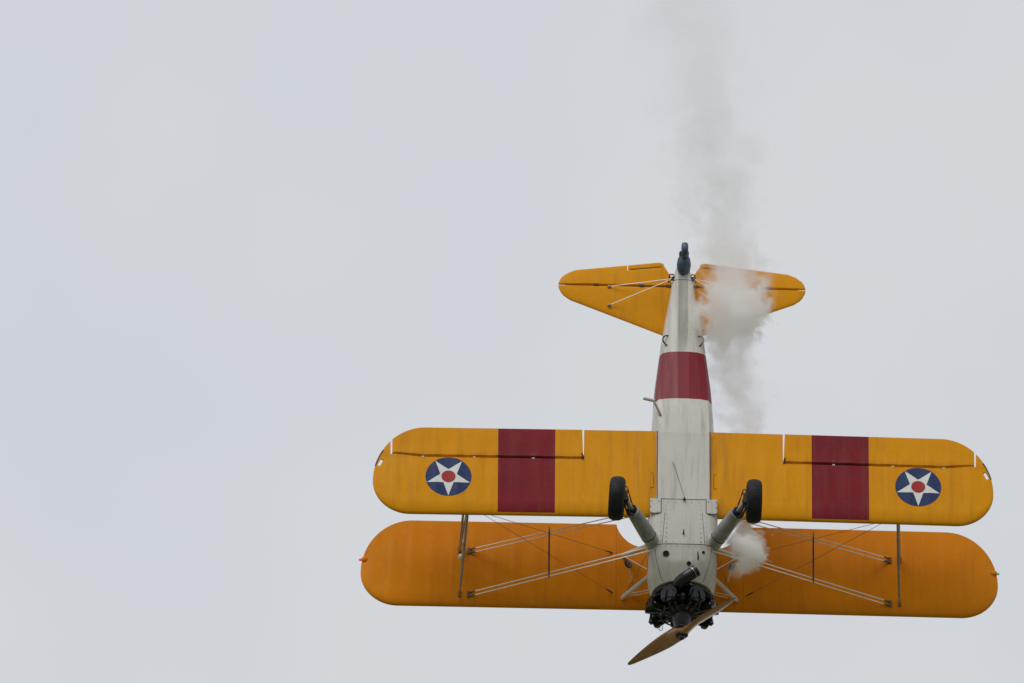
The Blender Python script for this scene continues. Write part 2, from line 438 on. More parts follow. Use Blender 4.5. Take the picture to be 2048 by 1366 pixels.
    # leading edge tape
    return w_
def fus_edge(x): return interp(x, [-0.85, 0.40], [-0.600, -0.640])
lower = {s: lower_wing(s) for s in (1, -1)}

def upper_wing():
    def te(y):
        y = abs(y); t = tip_te(UP, y)
        if y < 0.97:
            q = min(1.0, (0.97 - y) / 0.45)
            t = UP['te'] + 0.425 * sqrt(1 - (1 - q) ** 2) ** 1.3
        return t
    h = UP['half']
    pos = ystations(0, 0.50) + [lerp(0.52, 0.94, i / 16) for i in range(17)] + [0.955, 0.963, 0.968, 0.9701] + ystations(1.0, h - 0.8) + tip_y(h, 0.8)[1:-1] + [h - 0.0008]
    ys = [-y for y in pos[::-1]] + pos[1:]
    rg = []
    for y in ys:
        le = tip_le(UP, y); full = tip_te(UP, y); cutx = te(y)
        ring = section(UP, y, le, cutx if cutx > full + 1e-4 else full)
        rg.append(ring)
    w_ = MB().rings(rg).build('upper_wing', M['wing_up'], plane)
    for sg, m in ((1, 'lamp_red'), (-1, 'lamp_green')):
        x = 0.60; y = h - 0.05; z = wz(UP, h)
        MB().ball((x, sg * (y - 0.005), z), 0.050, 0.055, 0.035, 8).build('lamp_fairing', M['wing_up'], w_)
        MB().ball((x + 0.004, sg * (y + 0.055), z), 0.022, 0.028, 0.022, 8).build('navigation_lamp', M[m], w_)
        mb = MB()                                     # tape over the centre-section joint
        xs = [lerp(1.36, -0.12, i / 24) for i in range(25)]
        mb.tube([(x, sg * 0.975, wing_z(UP, x, 0.975) + 0.003) for x in xs], 0.006, 6); mb.build('joint_tape', M['seam_tan'], w_)
    return w_
upper = upper_wing()

# ------------------------------------------------------------------ fuselage
FX = [-4.15, -3.88, -3.61, -2.71, -1.81, -1.27, -0.85, 0.40]
FW = [0.105, 0.165, 0.205, 0.340, 0.440, 0.470, 0.480, 0.490]
FB = [-0.150, -0.170, -0.205, -0.330, -0.475, -0.555, -0.605, -0.645]
FT = [0.18, 0.27, 0.30, 0.42, 0.50, 0.52, 0.52, 0.50]
PROF = [(0, 0), (0.20, 0.0), (0.58, 0.022), (0.85, 0.075), (0.96, 0.17), (1.0, 0.33), (1.0, 0.55), (0.93, 0.74), (0.72, 0.89), (0.38, 0.97), (0, 1)]
PROFW = [(0, 0), (0.20, 0.0), (0.60, 0.0), (0.82, 0.004), (0.93, 0.10), (1.0, 0.30), (1.0, 0.55), (0.93, 0.74), (0.72, 0.89), (0.38, 0.97), (0, 1)]
def fus_ring(x):
    ws, zb, zt = interp(x, FX, FW), interp(x, FX, FB), interp(x, FX, FT)
    k = smooth((x + 1.9) / 1.0)
    half = [(lerp(a[0], b[0], k) * ws, zb + lerp(a[1], b[1], k) * (zt - zb)) for a, b in zip(PROF, PROFW)]
    # a slim centre facet whose width barely changes along the tail
    half[1] = (min(0.085, half[2][0] * 0.6), half[1][1])
    return [(x, y, z) for y, z in half] + [(x, -y, z) for y, z in half[-2:0:-1]]
def fus_bottom(x, y):
    ring = fus_ring(x); pts = ring[:6]
    return interp(abs(y), [p[1] for p in pts], [p[2] for p in pts])
xs = [lerp(-4.15, 0.40, i / 44) for i in range(45)]
fus = MB().rings([fus_ring(x) for x in xs]).build('fuselage', M['fus'], plane, smooth=True, auto=3)

# nose: from the forward belly panel to the engine
def nose_ring(x, off=0.0, n=64, a0=0, a1=2 * pi):
    ws = interp(x, [0.38, 0.60, 1.05, 1.35, 1.55, 1.72], [0.532, 0.530, 0.520, 0.528, 0.515, 0.465]) + off
    zb = interp(x, [0.38, 1.18, 1.45, 1.72], [-0.655, -0.645, -0.595, -0.475]) - off
    zt = interp(x, [0.38, 1.18, 1.72], [0.50, 0.50, 0.46]) + off
    e = interp(x, [0.38, 1.10, 1.45, 1.72], [11, 5.5, 3.1, 2.05])
    zc, hz = (zt + zb) / 2, (zt - zb) / 2
    pts = []
    m = n if a1 - a0 > 6.28 else n + 1
    for k in range(m):
        a = a0 + (a1 - a0) * k / n
        c_, s_ = cos(a), sin(a)                       # a = 0 port side, -pi/2 belly
        pts.append((x, ws * math.copysign(abs(c_) ** (2 / e), c_), zc + hz * math.copysign(abs(s_) ** (2 / e), s_)))
    return pts
cowl = MB().rings([nose_ring(lerp(0.38, 1.72, i / 40)) for i in range(41)]).build('nose_cowl', M['metal_cream'], plane)

def nose_bottom(x, y):
    lo = nose_ring(x, 0, 200, pi, 2 * pi)
    return interp(y, [-p[1] for p in lo[::-1]][::-1] if lo[0][1] > lo[-1][1] else [p[1] for p in lo], [p[2] for p in lo])
def strip_on_nose(name, pts, rad=0.0055, parent=cowl, mat='seam'):
    mb = MB(); mb.tube(pts, rad, 6); return mb.build(name, M[mat], parent)
def nose_pt(x, a, off=0.001):
    return nose_ring(x, off, 2, a, a + 1e-3)[0]
# seams: one across the belly, two along its rivet lines, two curving forward on the cowl
strip_on_nose('panel_seam', [p for p in nose_ring(1.18, 0.001, 60, pi * 0.95, 2.05 * pi)], 0.0045)
strip_on_nose('panel_seam', [(0.385, y, -0.657) for y in [lerp(-0.40, 0.40, i / 10) for i in range(11)]], 0.004)
for sg in (1, -1):
    strip_on_nose('panel_seam', [(x, sg * lerp(0.285, 0.325, (x - 0.62) / 0.56), nose_bottom(x, 0.30) - 0.001) for x in [lerp(0.62, 1.17, i / 8) for i in range(9)]], 0.003)
    aa = [(1.19, 0.435), (1.30, 0.425), (1.42, 0.405), (1.54, 0.37), (1.64, 0.335), (1.70, 0.30)]
    strip_on_nose('panel_seam', [(x, sg * y, nose_bottom(x, y) - 0.001) for x, y in aa], 0.0035)
    # wing-root corner cover, a riveted plate with rounded corner
    z = -0.661; x0, x1, y0, y1 = 0.385, 0.645, 0.345, 0.513
    ol = [(x0, y0), (x0, y1), (x1, y1), (x1, y0 + 0.035), (x1 - 0.012, y0 + 0.012), (x1 - 0.035, y0)]
    mb = MB(); mb.rings([[(x, sg * y, z) for x, y in ol], [(x, sg * y, z + 0.04) for x, y in ol]])
    plate = mb.build('wing_root_cover', M['metal_cream'], cowl, smooth=False)
    mb = MB(); mb.tube([(x, sg * y, z + 0.001) for x, y in (ol[0], ol[5], ol[4], ol[3], ol[2])], 0.005, 6); mb.build('cover_seam', M['seam'], cowl)
    # flared fairing where the landing gear leaves the fuselage
    mb = MB(); A = Vector((1.085, sg * 0.40, -0.43)); B = Vector((1.045, sg * 0.525, -0.625))
    n = 10; rg = []
    for i in range(n + 1):
        t = i / n; p = A.lerp(B, t); rad = lerp(0.150, 0.124, smooth(t * 1.1)); a, b = mb.frame(B - A, (1, 0, 0))
        rg.append([p + a * rad * 1.08 * cos(k * 2 * pi / 24) + b * rad * 0.95 * sin(k * 2 * pi / 24) for k in range(24)])
    mb.rings(rg).build('gear_fairing', M['metal_cream'], cowl)
# openings in the cowl: short lined tubes
def nose_normal(x, y):
    e = 0.01; zx = (nose_bottom(x + e, y) - nose_bottom(x - e, y)) / (2 * e); zy = (nose_bottom(x, y + e) - nose_bottom(x, y - e)) / (2 * e)
    return Vector((zx, zy, -1)).normalized()
for x, y, rad in ((1.335, 0.265, 0.046), (1.30, -0.305, 0.019), (1.485, -0.085, 0.030)):
    p = Vector((x, y, nose_bottom(x, y))); nv = nose_normal(x, y)
    mb = MB(); mb.lathe(p, nv, [(-0.02, rad), (0.008, rad), (0.009, rad * 0.985), (0.0085, 0.001)], 20); mb.build('cowl_vent', M['hole'], cowl)
    mb = MB(); mb.lathe(p, nv, [(-0.01, rad + 0.007), (0.006, rad + 0.006), (0.010, rad + 0.003), (0.010, rad)], 24, cap=False); mb.build('vent_rim', M['rivet'], cowl)
mb = MB(); mb.tube([(1.41, -0.225, nose_bottom(1.41, -0.225) + 0.01), (1.40, -0.225, nose_bottom(1.4, -.225) - 0.05), (1.33, -0.215, nose_bottom(1.33, -.2) - 0.065)], [0.014, 0.012, 0.007], 8); mb.build('drain_tube', M['black'], cowl)
mb = MB(); mb.tube([(1.005, 0.0, -0.64), (0.99, 0.0, -0.69), (0.95, 0.0, -0.705)], [0.014, 0.011, 0.005], 8); mb.build('drain_tube', M['black'], cowl)
# fasteners
mb = MB()
def rivet(x, y, z, rad=0.007): mb.lathe((x, y, z), (0, 0, -1), [(-0.003, rad), (0.003, rad), (0.005, rad * 0.5)], 6)
for i in range(7): rivet(0.44 + i * 0.0, -0.36 + i * 0.12, -0.657, 0.006)
for sg in (1, -1):
    for i in range(9): rivet(0.50 + i * 0.08, sg * 0.262, nose_bottom(0.6, .26) + 0.001, 0.006)
    for x, y in ((0.43, 0.38), (0.43, 0.50), (0.63, 0.40), (0.63, 0.50), (0.53, 0.505)): rivet(x, sg * y, -0.666, 0.008)
    for i in range(6): rivet(0.72 + i * 0.08, sg * 0.345, nose_bottom(0.8, .34) + 0.001, 0.005)
for i in range(9): rivet(1.215, -0.36 + i * 0.09, nose_bottom(1.215, 0) + 0.001, 0.006)
for i in range(6): rivet(1.14, -0.27 + i * 0.108, nose_bottom(1.14, 0) + 0.001, 0.006)
o = mb.build('fasteners', M['rivet'], cowl); o['kind'] = 'stuff'

# belly aerial, its post, lift handles, step, tail details
mb = MB(); mb.tube([(0.395, -0.01, -0.66), (0.40, -0.01, -0.74)], [0.022, 0.007], 8); mb.build('aerial_post', M['black'], fus)
mb = MB(); mb.tube([(0.40, -0.01, -0.735), (-0.30, 0.165, fus_bottom(-0.3, .165) - 0.008)], 0.0045, 6); mb.build('aerial_wire', M['wire_dark'], fus)
for sg in (1, -1):
    pts = []
    for i in range(11):
        t = i / 10; x = lerp(-2.80, -2.60, t)
        bow = sin(t * pi) ** 0.6
        w_ = interp(x, FX, FW)
        pts.append((x + 0.01, sg * (w_ * 0.70 + 0.075 * bow), interp(x, FX, FB) + 0.035 - 0.05 * bow))
    mb = MB(); mb.tube(pts, 0.011, 8); mb.build('lift_handle', M['black'], fus)
mb = MB(); mb.tube([(-1.145, 0.34, -0.52), (-1.20, 0.37, -0.59), (-1.38, 0.455, -0.62), (-1.405, 0.48, -0.625)], [0.017] * 4, 10); mb.build('step_tube', M['strut'], fus)
mb = MB(); mb.tube([(-1.395, 0.455, -0.622), (-1.425, 0.62, -0.635)], 0.026, 10); mb.build('step_tread', M['strut_cream'], fus)
# tail cone hole, seam and bracing fittings
mb = MB(); mb.tube(fus_ring(-3.885)[-5:] + fus_ring(-3.885)[:6], 0.005, 6); mb.build('tail_seam', M['seam'], fus)
mb = MB(); mb.lathe((-3.985, 0.0, fus_bottom(-3.985, 0)), (-0.09, 0, -1), [(-0.01, 0.024), (0.005, 0.024), (0.006, 0.001)], 14); mb.build('tail_drain_hole', M['hole'], fus)

# ------------------------------------------------------------------ tail
TZ = 0.215
def slab(name, outline_le, outline_te, ys, sg, mat, parent, thick=0.075, front_sharp=False, te_thin=True):
    rg = []
    n = 14
    for y in ys:
        a, b = outline_le(y), outline_te(y); top, bot = [], []
        for i in range(n + 1):
            t = (1 - cos(i / n * pi)) / 2; x = lerp(a, b, t)
            gx = x
            # one lens section shared by stabiliser and elevator
            le, te = stab_le(y), elev_te(y); q = max(0, min(1, (le - gx) / max(le - te, 1e-3)))
            h = thick * min(1, (le - te) / 0.8 + 0.15) * (1.9 * sqrt(q) * (1 - q) ** 0.75) * 0.5 + 0.004
            edge = min(1.0, min(a - x, x - b) / 0.02 + 0.35) if True else 1
            h *= edge
            top.append((x, sg * y * 1.014, TZ + h)); bot.append((x, sg * y * 1.014, TZ - h))
        rg.append(top[::-1] + bot)
    return MB().rings(rg).build(name, mat, parent)
SLE = ([0.10, 0.31, 1.709, 1.80, 1.842, 1.872, 1.886], [-2.94, -3.103, -3.708, -3.78, -3.835, -3.90, -3.955])
STE = ([0.10, 0.31, 1.626, 1.74, 1.831, 1.87, 1.886], [-4.45, -4.434, -4.258, -4.205, -4.13, -4.06, -4.005])
def stab_le(y): return interp(y, *SLE)
def elev_te(y): return interp(y, *STE)
HX = -3.98
ysS = [0.10, 0.2, 0.31] + [lerp(0.31, 1.709, i / 18) for i in range(1, 19)] + [1.74, 1.77, 1.80, 1.825, 1.842, 1.858, 1.872, 1.880, 1.886]
stabs = {}
for sg in (1, -1):
    st = slab('tailplane', stab_le, lambda y: min(HX + 0.007, stab_le(y) - 0.004), ysS, sg, M['tail'], plane); stabs[sg] = st
    def eb(y):
        te = elev_te(y)
        if y < 0.31: te = lerp(-4.147, -4.434, (y - 0.155) / 0.155)
        if 0.27 <= y <= 0.835: te = max(te, elev_te(y) + 0.092) if y > 0.31 else te
        return te
    ye = [0.156, 0.2, 0.25, 0.309, 0.311] + [lerp(0.33, 0.834, i / 8) for i in range(9)] + [0.836] + [lerp(0.86, 1.626, i / 10) for i in range(11)] + [1.68, 1.74, 1.78, 1.81, 1.831, 1.85, 1.87, 1.880, 1.886]
    el = slab('elevator', lambda y: HX - 0.007, lambda y: min(eb(y), HX - 0.014), ye, sg, M['tail'], plane)
    yt = [lerp(0.275, 0.822, i / 8) for i in range(9)]
    slab('trim_tab', lambda y: elev_te(y) + 0.082, lambda y: elev_te(y) if y > 0.31 else elev_te(y) + (0.31 - y) * 1.2, yt, sg, M['tail'], el, 0.05)
    mb = MB(); mb.tube([(HX, sg * 0.15, TZ), (HX, sg * 1.80, TZ)], 0.008, 8); mb.build('hinge_tube', M['spreader'], st)
    mb = MB(); mb.tube([(elev_te(y) + 0.087, sg * y, TZ - 0.004) for y in (0.30, 0.5, 0.815)], 0.008, 8); mb.build('tab_hinge', M['spreader'], el)
    for hy in (1.33, 0.625, 0.215):
        mb = MB(); mb.box((HX - 0.002, sg * hy, TZ - 0.028), 0.040, 0.07, 0.022); mb.build('elevator_hinge', M['black'], st)
    # two lower brace struts each side with end fittings
    root = Vector((-3.93, sg * 0.155, -0.12))
    for q in (Vector((-3.945, sg * 1.115, TZ - 0.03)), Vector((-3.60, sg * 1.115, TZ - 0.04))):
        mb = MB(); mb.tube([root, q + Vector((0, 0, -0.02))], 0.0072, 8, 0.6, (1, 0, 0)); mb.build('tail_brace', M['wire'], plane)
        mb = MB(); mb.ball(q + Vector((0, sg * 0.01, -0.012)), 0.024, 0.034, 0.022, 6); mb.build('brace_fitting', M['strut'], st)
    mb = MB(); mb.box(root + Vector((0, sg * -0.01, 0)), 0.06, 0.055, 0.035); mb.tube([root, root + Vector((0.02, sg * 0.06, 0.03))], 0.012, 6); mb.build('brace_anchor', M['black'], plane)
    mb = MB(); mb.tube([(-4.02, sg * 0.11, -0.02), (-4.10, sg * 0.15, 0.02), (-4.13, sg * 0.19, 0.08), (-4.06, sg * 0.215, TZ - .02)], 0.011, 8); mb.build('elevator_horn', M['black'], el)
# fin and rudder, edge on and mostly behind the tail wheel
def vert(name, ol, th):
    mb = MB(); rg = []
    cxm = sum(p[0] for p in ol) / len(ol); czm = sum(p[1] for p in ol) / len(ol)
    for t, k in ((-1, 0.93), (-0.6, 1), (0.6, 1), (1, 0.93)):
        rg.append([(cxm + (x - cxm) * k, t * th / 2, czm + (z - czm) * k) for x, z in ol])
    return mb.rings(rg).build(name, M['tail'], plane)
vert('fin', [(-3.0, 0.35), (-3.35, 0.62), (-3.72, 1.0), (-3.95, 1.14), (-4.09, 1.15), (-4.09, 0.15)], 0.06)
rud = vert('rudder', [(-4.12, 1.15), (-4.25, 1.20), (-4.45, 1.14), (-4.62, 0.98), (-4.72, 0.75), (-4.72, 0.52), (-4.60, 0.28), (-4.42, 0.10), (-4.20, 0.02), (-4.12, 0.04)], 0.05)
# tail wheel in its boot
tw = bpy.data.objects.new('tail_wheel', None); C.objects.link(tw); tw.parent = plane
mb = MB(); mb.tube([(-4.02, -0.012, -0.10), (-4.07, -0.012, -0.17), (-4.13, -0.012, -0.22), (-4.20, -0.012, -0.25), (-4.26, -0.010, -0.27), (-4.31, -0.006, -0.29)],
                   [0.070, 0.100, 0.112, 0.100, 0.070, 0.048], 18); mb.build('boot', M['boot'], tw)
mb = MB()
for s_ in (1, -1): mb.tube([(-4.20, s_ * 0.045 - 0.01, -0.25), (-4.26, s_ * 0.058 - 0.01, -0.33), (-4.28, s_ * 0.055 - 0.012, -0.36)], [0.024, 0.020, 0.016], 8)
mb.build('fork', M['boot'], tw)
def wheel_prof(R0, wd, rim):
    pr = []
    for i in range(17):
        a = -pi * 0.93 / 2 * 1.12 + i / 16 * pi * 1.04
        pr.append((wd / 2 * math.copysign(abs(sin(a)) ** 0.85, sin(a)), rim + (R0 - rim) * max(0, cos(a)) ** 0.55))
    return pr
mb = MB(); mb.lathe((-4.29, -0.02, -0.36), Vector((0.0, 1, 0.0)), wheel_prof(0.135, 0.105, 0.07), 28); mb.build('tyre', M['boot'], tw)

# ------------------------------------------------------------------ struts and wires
def under(W, x, y): return wing_z(W, x, abs(y))
def over(W, x, y): return wing_z(W, x, abs(y), False)
for sg in (1, -1):
    UF = Vector((1.215, sg * 3.375, under(UP, 1.215, 3.375))); UR = Vector((0.41, sg * 3.385, under(UP, 0.41, 3.385)))
    LF = Vector((0.45, sg * 3.285, over(LO, 0.45, 3.285))); LR = Vector((-0.30, sg * 3.285, over(LO, -0.30, 3.285)))
    for a, b, rad in ((LF, UF, 0.030), (LR, UR, 0.026), (LF + Vector((-0.06, 0, 0)), UR + Vector((0.05, 0, 0)), 0.020)):
        d = (b - a)
        mb = MB(); pts = [a + d * t for t in (0, 0.04, 0.10, 0.5, 0.90, 0.96, 1)]
        mb.tube(pts, [rad * k for k in (0.5, 0.6, 1, 1.15, 1, 0.6, 0.5)], 12, 0.70, (1, 0, 0)); mb.build('interplane_strut', M['strut'], plane)
    for q in (UF, UR):
        mb = MB(); mb.box(q + Vector((0, 0, -0.012)), 0.11, 0.035, 0.03); mb.build('strut_fitting', M['fitting'], upper)
    # cabane struts
    for a, b in ((Vector((1.14, sg * 0.455, 0.33)), Vector((1.245, sg * 0.895, under(UP, 1.245, 0.9)))), (Vector((0.60, sg * 0.44, 0.33)), Vector((0.465, sg * 0.885, under(UP, 0.465, 0.9))))):
        d = b - a; mb = MB(); mb.tube([a + d * t for t in (0, 0.1, 0.5, 0.93, 0.985, 1)], [0.040, 0.044, 0.044, 0.043, 0.036, 0.020], 14, 0.55, (1, 0, 0))
        cs = mb.build('cabane_strut', M['strut_cream'], plane)
        mb = MB(); mb.lathe(b - d * 0.05 + Vector((0, 0, -0.022)), (0, 0, -1), [(0, 0.012), (0.008, 0.012), (0.009, 0.002)], 8); mb.build('strut_bolt', M['black'], cs)
    # flying wires in pairs, fuselage to upper wing
    UFi, URi = Vector((1.225, sg * 3.235, under(UP, 1.225, 3.2))), Vector((0.435, sg * 3.235, under(UP, 0.435, 3.2)))
    for a, b in ((Vector((1.20, sg * 0.46, -0.54)), UFi), (Vector((0.52, sg * 0.47, -0.54)), URi)):
        for off in (-0.034, 0.034):
            e = Vector((off, 0, 0)); d = b - a
            pts = [a + e, a + e + d * 0.03, a + e + d * 0.97, b + e]
            mb = MB(); mb.tube(pts, 0.0095, 8, 0.55, (1, 0, 0)); mb.build('flying_wire', M['wire'], plane)
            mb = MB(); mb.tube([a + e + d * 0.965, b + e], [0.010, 0.014], 8); mb.build('wire_fork', M['fitting'], upper)
        mb = MB(); mb.box(b + Vector((0, 0, -0.004)), 0.11, 0.05, 0.016); mb.build('wire_lug', M['fitting'], upper)
    # landing wires, upper centre section to lower wing
    for a, b in ((Vector((1.15, sg * 1.02, under(UP, 1.15, 1.06))), Vector((0.46, sg * 3.24, over(LO, 0.46, 3.24)))), (Vector((0.41, sg * 1.03, under(UP, 0.41, 1.07))), Vector((0.50, sg * 3.24, over(LO, 0.50, 3.24))))):
        mb = MB(); mb.tube([a, b], 0.0044, 6, 0.6, (1, 0, 0)); mb.build('landing_wire', M['wire_dark'], plane)
        d = (b - a).normalized(); mb = MB(); mb.tube([a, a + d * 0.05, a + d * 0.10, a + d * 0.14], [0.007, 0.012, 0.010, 0.005], 8); mb.build('wire_fork', M['spreader'], upper)
    # javelin spreader where the wires cross
    mb = MB(); mb.tube([(0.35, sg * 2.025, 0.262), (0.46, sg * 2.025, 0.262), (0.85, sg * 2.025, 0.266), (1.21, sg * 2.025, 0.27), (1.29, sg * 2.025, 0.27)], [0.003, 0.0125, 0.0145, 0.0125, 0.006], 10)
    mb.build('wire_spreader', M['spreader'], plane)
    # cabane bracing
    for a, b, rad, mt in ((Vector((0.50, sg * 0.86, 0.87)), Vector((1.10, sg * 0.44, 0.34)), 0.0065, 'wire'), (Vector((1.20, sg * 0.84, 0.88)), Vector((0.64, sg * 0.46, 0.34)), 0.0045, 'wire_dark'),
                          (Vector((1.20, sg * 0.74, 0.885)), Vector((1.22, -sg * 0.40, 0.38)), 0.0065, 'wire'), (Vector((1.155, sg * 0.74, 0.885)), Vector((1.175, -sg * 0.40, 0.38)), 0.0065, 'wire')):
        mb = MB(); mb.tube([a, b], rad, 6); mb.build('cabane_wire', M[mt], plane)
    # rear-view mirror slung below the centre section
    mir = MB(); mz = 0.70; c = Vector((0.75, sg * 0.80, mz))
    mir.lathe(c, (-0.25, -sg * 0.62, -0.72), [(-0.03, 0.02), (-0.022, 0.055), (0.0, 0.074), (0.010, 0.076), (0.012, 0.070), (0.010, 0.001)], 20)
    mo = mir.build('rear_view_mirror', M['mirror'], plane)
    mb = MB(); mb.tube([c, c + Vector((0.13, -sg * 0.04, 0.10)), (0.93, sg * 0.73, under(UP, 0.93, 0.73))], 0.010, 8); mb.build('mirror_stalk', M['wire'], mo)
# white globes on the port rear strut
for x, y, z in ((0.36, 3.33, 0.83), (0.66, 3.36, 0.74)):
    mb = MB(); mb.ball((x, y, z), 0.052, 0.046, 0.046, 8); mb.build('strut_globe', M['white'], plane)

# ------------------------------------------------------------------ landing gear
for sg in (1, -1):
    A = Vector((1.075, sg * 0.475, -0.53)); B = Vector((0.81, sg * 0.925, -1.335)); d = B - A
    leg = bpy.data.objects.new('landing_gear_leg', None); C.objects.link(leg); leg.parent = plane
    mb = MB(); mb.tube([A + d * t for t in (0.05, 0.12, 0.22, 0.70, 0.705)], [0.112, 0.122, 0.122, 0.106, 0.085], 24, 0.98, (1, 0, 0)); mb.build('oleo_fairing', M['oleo'], leg)
    mb = MB(); mb.tube([A + d * t for t in (0.118, 0.130)], [0.1255, 0.1255], 24, 0.98, (1, 0, 0)); mb.build('fairing_edge', M['seam'], leg)
    mb = MB(); mb.tube([A + d * t for t in (0.69, 0.76)], [0.092, 0.088], 20, 0.86, (1, 0, 0)); mb.build('oleo_collar', M['black'], leg)
    mb = MB(); mb.tube([A + d * t for t in (0.7, 0.86, 0.98, 1.0)], [0.040, 0.040, 0.046, 0.04], 14)
    mb.build('oleo_piston', M['oleo'], leg)
    mb = MB(); k1, k2 = A + d * 0.74 + Vector((0.085, 0, 0)), A + d * 0.97 + Vector((0.05, 0, 0)); km = (k1 + k2) / 2 + Vector((0.11, 0, -0.02))
    for e in (-0.025, 0.025):
        ev = Vector((0, e, e * .4)); mb.tube([k1 + ev, km + ev * 0.5], 0.015, 8); mb.tube([k2 + ev, km + ev * 0.5], 0.015, 8)
    mb.build('torque_link', M['black'], leg)
    mb = MB(); mb.tube([B - Vector((0, sg * 0.06, 0)), B + Vector((0, sg * 0.12, 0))], 0.036, 12); mb.box(B + Vector((-0.02, sg * -0.01, 0.0)), 0.15, 0.07, 0.12); mb.build('axle', M['black'], leg)
    for j in (0, 1):
        pts = []
        a0 = A + d * (0.72 + 0.05 * j) + Vector((-0.09, 0, -0.02)); a1 = B + Vector((-0.06, sg * 0.02, -0.02)); 
        for i in range(11):
            t = i / 10; pts.append(a0.lerp(a1, t) + Vector((-0.13 - 0.05 * j, sg * 0.01, -0.05)) * sin(t * pi))
        mb = MB(); mb.tube(pts, 0.0075, 6); mb.build('brake_hose', M['black'], leg)
    wc = Vector((0.82, sg * 1.045, -1.345))
    wh = bpy.data.objects.new('main_wheel', None); C.objects.link(wh); wh.parent = plane
    ax = Vector((-0.07 if sg > 0 else -0.005, 1, 0.03 if sg > 0 else 0.0)).normalized()
    # tyre with square shoulders
    pr = [(-0.080, 0.17), (-0.102, 0.20), (-0.114, 0.235), (-0.117, 0.262), (-0.112, 0.287), (-0.098, 0.310), (-0.075, 0.327), (-0.042, 0.337), (0, 0.340)]
    pr = pr + [(-a, b) for a, b in pr[-2::-1]]
    mb = MB(); mb.lathe(wc, ax, pr, 56); mb.build('tyre', M['tyre'], wh)
    mb = MB(); mb.lathe(wc, ax, [(-0.088, 0.03), (-0.092, 0.08), (-0.088, 0.168), (0.088, 0.168), (0.092, 0.08), (0.088, 0.03)], 32); mb.build('hub', M['oleo'], wh)

# ------------------------------------------------------------------ engine
EX = 1.945
eng = bpy.data.objects.new('radial_engine', None); C.objects.link(eng); eng.parent = plane
mb = MB(); mb.lathe((1.66, 0, 0), (1, 0, 0), [(0, 0.40), (0.03, 0.43), (0.06, 0.30), (0.10, 0.245), (0.36, 0.245), (0.40, 0.215), (0.43, 0.15)], 40); mb.build('crankcase', M['eng'], eng)
mb = MB(); mb.lathe((2.05, 0, 0), (1, 0, 0), [(0, 0.205), (0.02, 0.205), (0.03, 0.165), (0.10, 0.150), (0.20, 0.112), (0.235, 0.098), (0.24, 0.115), (0.262, 0.115), (0.265, 0.06), (0.30, 0.055)], 36); mb.build('nose_case', M['case'], eng)
for k in range(14):                                    # nose-case bolts, each a stud with nut
    a = 2 * pi * k / 14; mb = MB(); mb.lathe((2.068, 0.185 * cos(a), 0.185 * sin(a)), (1, 0, 0), [(0, 0.012), (0.014, 0.012), (0.016, 0.006), (0.024, 0.005)], 6); mb.build('case_bolt', M['alu'] if k in (3, 11) else M['case'], eng)  # two bright alloy bolts stand in for glints on the nose case
for k in range(7):
    a = pi / 2 + 2 * pi * k / 7                         # first cylinder points up
    dv = Vector((0, cos(a), sin(a))); tv = Vector((0, -sin(a), cos(a)))
    o0 = Vector((EX, 0, 0))
    pr = [(0.21, 0.098), (0.23, 0.098)]
    t = 0.235
    while t < 0.40:
        pr += [(t, 0.080), (t + 0.001, 0.104), (t + 0.006, 0.104), (t + 0.007, 0.080)]; t += 0.0145
    while t < 0.505:
        pr += [(t, 0.092), (t + 0.001, 0.132), (t + 0.007, 0.132), (t + 0.008, 0.092)]; t += 0.019
    pr += [(0.51, 0.085), (0.525, 0.05)]
    mb = MB(); mb.lathe(o0, dv, pr, 20); cyl = mb.build('cylinder', M['eng'], eng, auto=30)
    for s_ in (1, -1):
        mb = MB()                                      # rocker boxes and pushrod tubes
        c = o0 + dv * 0.515 + tv * (0.062 * s_) + Vector((0.03, 0, 0))
        rm = Matrix((Vector((1, 0, 0)), tv, dv)).transposed()
        mb.box(c, 0.17, 0.064, 0.068, rm @ Matrix.Rotation(s_ * 0.25, 3, 'Z')); mb.box(c + Vector((0.045, 0, 0)) + dv * 0.008, 0.05, 0.060, 0.07, rm)
        mb.build('rocker_box', M['eng'], cyl, smooth=False)
        mb = MB(); mb.tube([o0 + Vector((0.13, 0, 0)) + dv * 0.20 + tv * (0.035 * s_), o0 + Vector((0.085, 0, 0)) + dv * 0.49 + tv * (0.060 * s_)], 0.0125, 8)
        mb.build('pushrod_tube', M['rod'], cyl)
        mb = MB(); mb.tube([o0 + dv * 0.45 + tv * (0.09 * s_) + Vector((0.02, 0, 0)), o0 + dv * 0.46 + tv * (0.125 * s_) + Vector((0.03, 0, 0))], [0.014, 0.010], 8); mb.build('spark_plug', M['alu'], cyl)
    mb = MB()                                          # intake and exhaust stubs behind
    mb.tube([o0 + dv * 0.48 + tv * 0.05 + Vector((-0.06, 0, 0)), o0 + dv * 0.47 + tv * 0.07 + Vector((-0.14, 0, 0)), o0 + dv * 0.40 + tv * 0.09 + Vector((-0.19, 0, 0))], 0.034, 10)
    mb.build('exhaust_stub', M['eng'], cyl)
    mb = MB(); mb.tube([o0 + dv * 0.47 - tv * 0.06 + Vector((-0.06, 0, 0)), o0 + dv * 0.38 - tv * 0.10 + Vector((-0.13, 0, 0)), o0 + dv * 0.24 - tv * 0.05 + Vector((-0.17, 0, 0))], 0.028, 10)
    mb.build('intake_pipe', M['case'], cyl)
mb = MB(); mb.tube([(EX - 0.19, 0.405 * cos(t * pi / 24), 0.405 * sin(t * pi / 24)) for t in range(48)] + [(EX - 0.19, 0.405, 0.0)], 0.043, 12); mb.build('exhaust_collector', M['eng'], eng)
mb = MB(); mb.tube([(EX + 0.11, 0.235 * cos(t * pi / 24), 0.235 * sin(t * pi / 24)) for t in range(49)], 0.016, 8); mb.build('ignition_harness', M['case'], eng)
